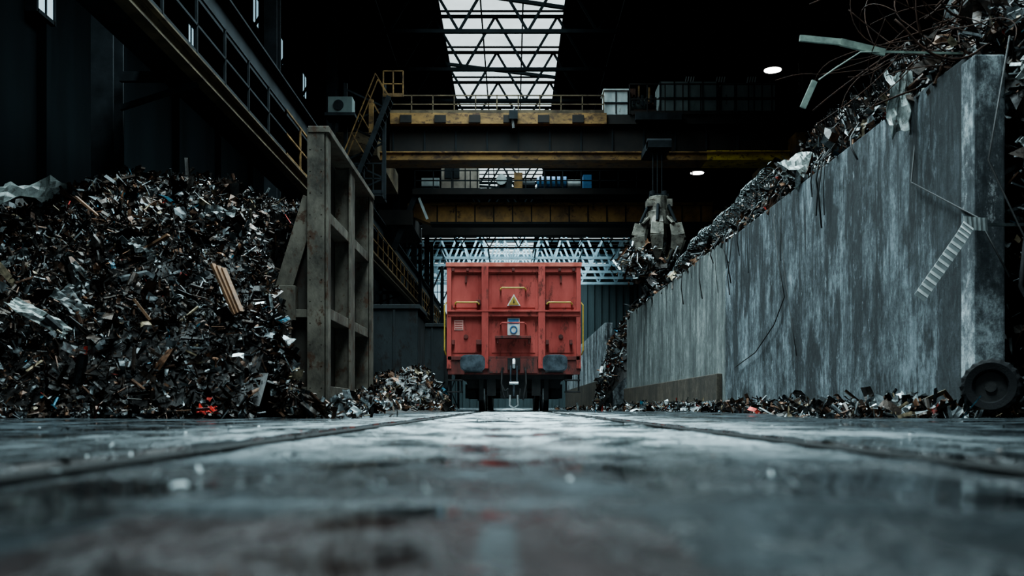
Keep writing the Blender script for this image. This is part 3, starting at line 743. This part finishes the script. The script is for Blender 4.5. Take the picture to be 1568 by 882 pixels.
for dy in(0,.6):
    o_=Vector((0,dy,0));b.beam(p0+o_,p1+o_,.05,.16,1);b.beam(p0+o_+Vector((-.45,0,.75)),p1+o_+Vector((-.45,0,.75)),.035,.035,0)
    for k in range(6):
        q=p0.lerp(p1,k/5)+o_;b.beam(q,q+Vector((-.45,0,.75)),.03,.03,0)
for k in range(15):
    q=p0.lerp(p1,(k+.5)/15);b.box(q.x-.12,q.x+.1,32.8,33.4,q.z-.015,q.z+.015,1)
railing(b,(-5.5,33,7.18),(-4.3,33,7.18),1.0,4,1);railing(b,(-4.25,32.9,10.36),(-3.6,32.9,10.36),.85,2,0)
for p in((-5.6,33.5),(-4.3,33.5)): b.beam((p[0],p[1],7.1),(p[0],p[1],11),.12,.12,1)
for k in range(6): b.beam((-5.6+(k%2)*1.3,33.5,7.2+k*.6),(-4.3-(k%2)*1.3,33.5,7.8+k*.6),.06,.06,1)
b.box(-6.1,-5.3,33,33.6,9.85,10.4,2);b.cyl((-5.75,32.97,10.12),(-5.75,33.0,10.12),.17,16,1);b.box(-6.2,-5.2,32.9,33.8,9.75,9.85,1)
b.beam((-5.95,33.2,8.65),(-5.95,33.2,9.8),.12,.12,1)
b.box(-4.75,-4.6,33.0,33.1,9.2,10.3,0)
b.build('crane_access_stair',[M['ochre'],M['darksteel'],M['cabgreen']])

# ------------------------------------------------------------------ overhead crane 1 (Y 35)
b=MB();O,BW,BO,CB,CG,DK,RB,ST,WB=range(9)
cm=[M[k] for k in('ochre','shadegird','brightochre','cab','cabgreen','darksteel','rust','steel','walkbrown')]
b.box(-4.3,9.9,35.0,35.9,9.0,9.95,BW)
b.box(-4.25,3.3,34.7,36,9.98,10.36,O);b.box(3.3,9.7,34.8,36,10.0,10.32,BW)
b.box(-4.65,6.8,34.7,35.9,8.72,9.0,O);b.box(6.8,9.75,34.7,35.9,8.72,9.05,BO)
b.box(-4.65,9.75,34.62,34.7,8.96,9.0,O)
for k in range(13): b.box(-4.2+k*1.1,-4.14+k*1.1,34.95,35.0,9.03,9.95,DK)
for k in range(6): b.box(-3.9+k*1.2,-3.5+k*1.2,34.66,34.7,10.02,10.28,BW)
railing(b,(-4.25,34.75,10.36),(3.2,34.75,10.36),.62,10,WB,.02);railing(b,(4.1,34.75,10.33),(9.7,34.75,10.33),1.05,9,BW,.02)
b.box(-4.5,9.9,38.5,39.2,9.7,10.6,BW)
b.box(-6.2,-4.6,34,40.2,8.7,9.5,WB);b.box(9.7,10.3,34,40.2,8.7,9.5,O)
for x in(-6.1,10.1):[b.cyl((x-.1,y,8.8),(x+.1,y,8.8),.14,14,DK) for y in(34.4,39.8)]
b.box(3.24,4.05,34.9,35.8,10.36,11.2,CB);b.box(3.22,4.07,34.86,34.9,10.75,10.79,DK);b.box(3.62,3.66,34.87,34.9,10.4,11.18,DK);b.box(3.2,4.1,34.85,35.85,11.2,11.25,CB)
b.box(5.2,7.2,35,36.2,10.4,11.55,CG);b.box(7.35,9.3,35,36.2,10.4,11.5,CG)
for k in range(5): b.box(5.2+k*.5-.02,5.2+k*.5+.02,34.97,35,10.4,11.55,DK);b.box(7.35+k*.48-.02,7.35+k*.48+.02,34.97,35,10.4,11.5,DK)
b.box(5.15,9.35,34.96,35,10.95,10.99,DK)
for x in(6.3,7.4,8.5):
    b.box(x-.12,x+.12,35.3,35.6,11.55,11.62,DK)
    for k in range(4): b.beam((x-.15+.09*k,35.4,11.6),(x-.1+.09*k,35.4,11.85),.03,.05,CB)
b.cyl((4.2,35.3,10.8),(4.7,35.3,10.8),.22,16,CG);b.box(4.3,5.1,35.1,35.7,10.36,10.6,RB);b.cyl((4.75,35.3,10.75),(5.1,35.3,10.75),.15,12,RB);b.beam((4.5,35.3,10.9),(4.5,35.3,11.5),.05,.05,O);b.beam((4.85,35.2,10.9),(4.85,35.2,11.4),.06,.06,O)
b.box(4.15,4.35,35,35.3,11.0,11.3,RB)
for k in range(7): b.box(4.1+k*.15,4.18+k*.15,35,35.1,10.7+.05*(k%3),11.0+.08*(k%2),DK)
b.tube([(.1,34.6,10.5),(.0,34.6,10.3),(.05,34.6,9.8)],.05,6,ST);b.box(-.1,.2,34.5,34.7,10.1,10.4,DK)
b.box(4.3,5.9,34.6,39.2,10.1,10.34,DK)
for x in(4.85,5.0,5.15): b.cyl((x-.15,33.2,7.0),(x-.15,33.2,8.75),.02,6,DK)
b.box(4.5,5.3,33.0,34.8,8.72,8.95,DK);b.cyl((4.5,33.2,8.85),(5.3,33.2,8.85),.2,14,DK)
b.build('overhead_crane',cm)
# grab
b=MB();gx,gy=4.9,33.2
b.cyl((gx,gy,6.6),(gx,gy,7.1),.34,16,0);b.box(gx-.42,gx+.42,gy-.25,gy+.25,6.75,7.0,0);b.cyl((gx,gy,6.15),(gx,gy,6.6),.42,16,0)
b.cyl((gx-.2,gy,7.1),(gx-.2,gy,7.3),.12,10,1);b.cyl((gx+.2,gy,7.1),(gx+.2,gy,7.3),.12,10,1);b.box(gx-.32,gx+.32,gy-.1,gy+.1,7.08,7.2,1)
for k in range(6):
    a=math.pi/3*k+.3;ca,sa=math.cos(a),math.sin(a)
    pr=[(.40,6.4,.30),(.66,6.15,.40),(.76,5.75,.44),(.66,5.3,.34),(.38,4.9,.08)]
    for (r0,z0,w0),(r1,z1,w1) in zip(pr[:-1],pr[1:]):
        b.beam((gx+ca*r0,gy+sa*r0,z0),(gx+ca*r1,gy+sa*r1,z1),w0,.07,0,w1,.06)
    b.cyl((gx+ca*.38,gy+sa*.38,6.8),(gx+ca*.67,gy+sa*.67,6.2),.055,8,1)
b.build('orange_peel_grab',[M['grab'],M['darksteel']],bevel=.01)
b=MB();P=np.stack([RNG.normal(gx-.4,.42,800),RNG.normal(gy,.35,800),RNG.normal(4.95,.25,800)],1)
scatter(b,P,.12,.6,[.1,.12,.1,.08,.2,.2,.16,0,0,.04],0,1.8)
b.build('grab_scrap_load',[M['scrap']])

# ------------------------------------------------------------------ overhead crane 2 (Y 48)
b=MB();cm=[M[k] for k in('rustgird','shadegird','ochre','cab','beige','darksteel','rust','steel','blue')]
b.box(-3.9,9.6,47.6,48.4,8.95,9.75,0);b.box(-3.9,9.6,47.5,48.5,9.75,9.88,2);b.box(-3.9,9.6,47.5,48.5,8.85,8.95,5)
b.prism_y([(-5.0,9.3),(-3.9,8.9),(-3.9,9.85),(-5.0,9.85)],47.6,48.4,0)
for k in range(15): b.box(-3.6+k*.9,-3.54+k*.9,47.55,47.6,8.95,9.75,1)
b.box(-4.6,9.6,50.8,51.5,8.9,9.85,1);b.box(-6.3,-4.7,46.9,52,8.7,9.4,1);b.box(9.6,10.3,46.9,52,8.7,9.4,2)
b.box(-4.7,9.4,47.0,48.6,10.25,10.35,1);b.box(-4.7,9.4,46.95,47.0,10.15,10.42,1)
for k in range(12): b.beam((-4.5+k*1.2,47.6,9.85),(-4.5+k*1.2,47.6,10.3),.1,.1,5)
b.box(-4.3,-3.45,47.3,48,10.4,11.0,3);b.box(-4.3,-3.45,47.25,47.3,10.55,10.6,5)
b.box(-3.4,-1.6,47.4,48.8,10.35,11.7,4)
for k in range(4): b.box(-3.4+k*.58,-3.36+k*.58,47.36,47.4,10.4,11.65,5)
b.box(-3.2,-2.5,47.36,47.4,11.0,11.5,5)
b.cyl((1.2,47.8,10.85),(2.6,47.8,10.85),.32,20,8);b.cyl((2.65,47.8,10.8),(3.3,47.8,10.8),.22,14,3);b.cyl((.4,47.8,10.75),(1.1,47.8,10.75),.2,14,5)
b.box(-.6,0,47.5,48.1,10.4,11.1,5);b.box(.1,.5,47.5,48.1,10.4,11.3,2);b.cyl((-.5,47.4,10.95),(-.5,48,10.95),.25,14,3)
b.box(3.4,3.8,47.5,48.1,10.4,11.2,8);b.box(1.0,3.4,47.5,48.3,10.35,10.5,5)
for k in range(5): b.box(1.3+k*.25,1.4+k*.25,47.4,47.45,10.6,11.1,5)
railing(b,(-4.6,47.1,10.35),(9.4,47.1,10.35),.95,16,5,.025)
b.beam((-4.5,47.2,10.3),(-5.6,47.2,7.6),.3,.25,5);b.beam((-4.4,47.1,10.0),(-4.0,47.1,9.0),.12,.12,3)
b.build('overhead_crane.001',cm)

b=MB()
for y in(52,60,68,78): 
    for x in(-4.8,-4.2): b.beam((x,y,0),(x,y,8.6),.18,.18,0)
    for k in range(6): b.beam((-4.8 if k%2 else -4.2,y,k*1.43),(-4.2 if k%2 else -4.8,y,(k+1)*1.43),.08,.08,0)
b.build('lattice_column',[M['darksteel']])

def lamp(x,y,z,r):
    b=MB();b.cyl((x,y,z),(x,y,z+.03),r,24,0);b.cyl((x,y,z+.03),(x,y,z+.3),r*1.08,24,1,r*.35);b.cyl((x,y,z+.3),(x,y,z+.5),.08,10,1)
    b.cyl((x,y,z+.5),(x,y,15.84),.02,6,1);b.build('high_bay_lamp',[M['lamp'],M['darksteel']])
lamp(9.95,38,12.95,.32);lamp(9.3,50,11.85,.33);lamp(11.2,41.5,12.1,.2);lamp(8.1,56,11.0,.3)

# ------------------------------------------------------------------ world + camera
wd=bpy.data.worlds.new('World');scene.world=wd;wd.use_nodes=True
wd.node_tree.nodes['Background'].inputs[0].default_value=(.54,.76,.84,1);wd.node_tree.nodes['Background'].inputs[1].default_value=1.85
cam=bpy.data.cameras.new('camera');co=bpy.data.objects.new('camera',cam);scene.collection.objects.link(co)
co.location=(0,0,.09);co.rotation_euler=(math.radians(90),0,0)
cam.lens=35;cam.sensor_width=36;cam.shift_y=.1167;cam.clip_start=.02;cam.clip_end=400
cam.dof.use_dof=True;cam.dof.focus_distance=21;cam.dof.aperture_fstop=2.8
scene.camera=co
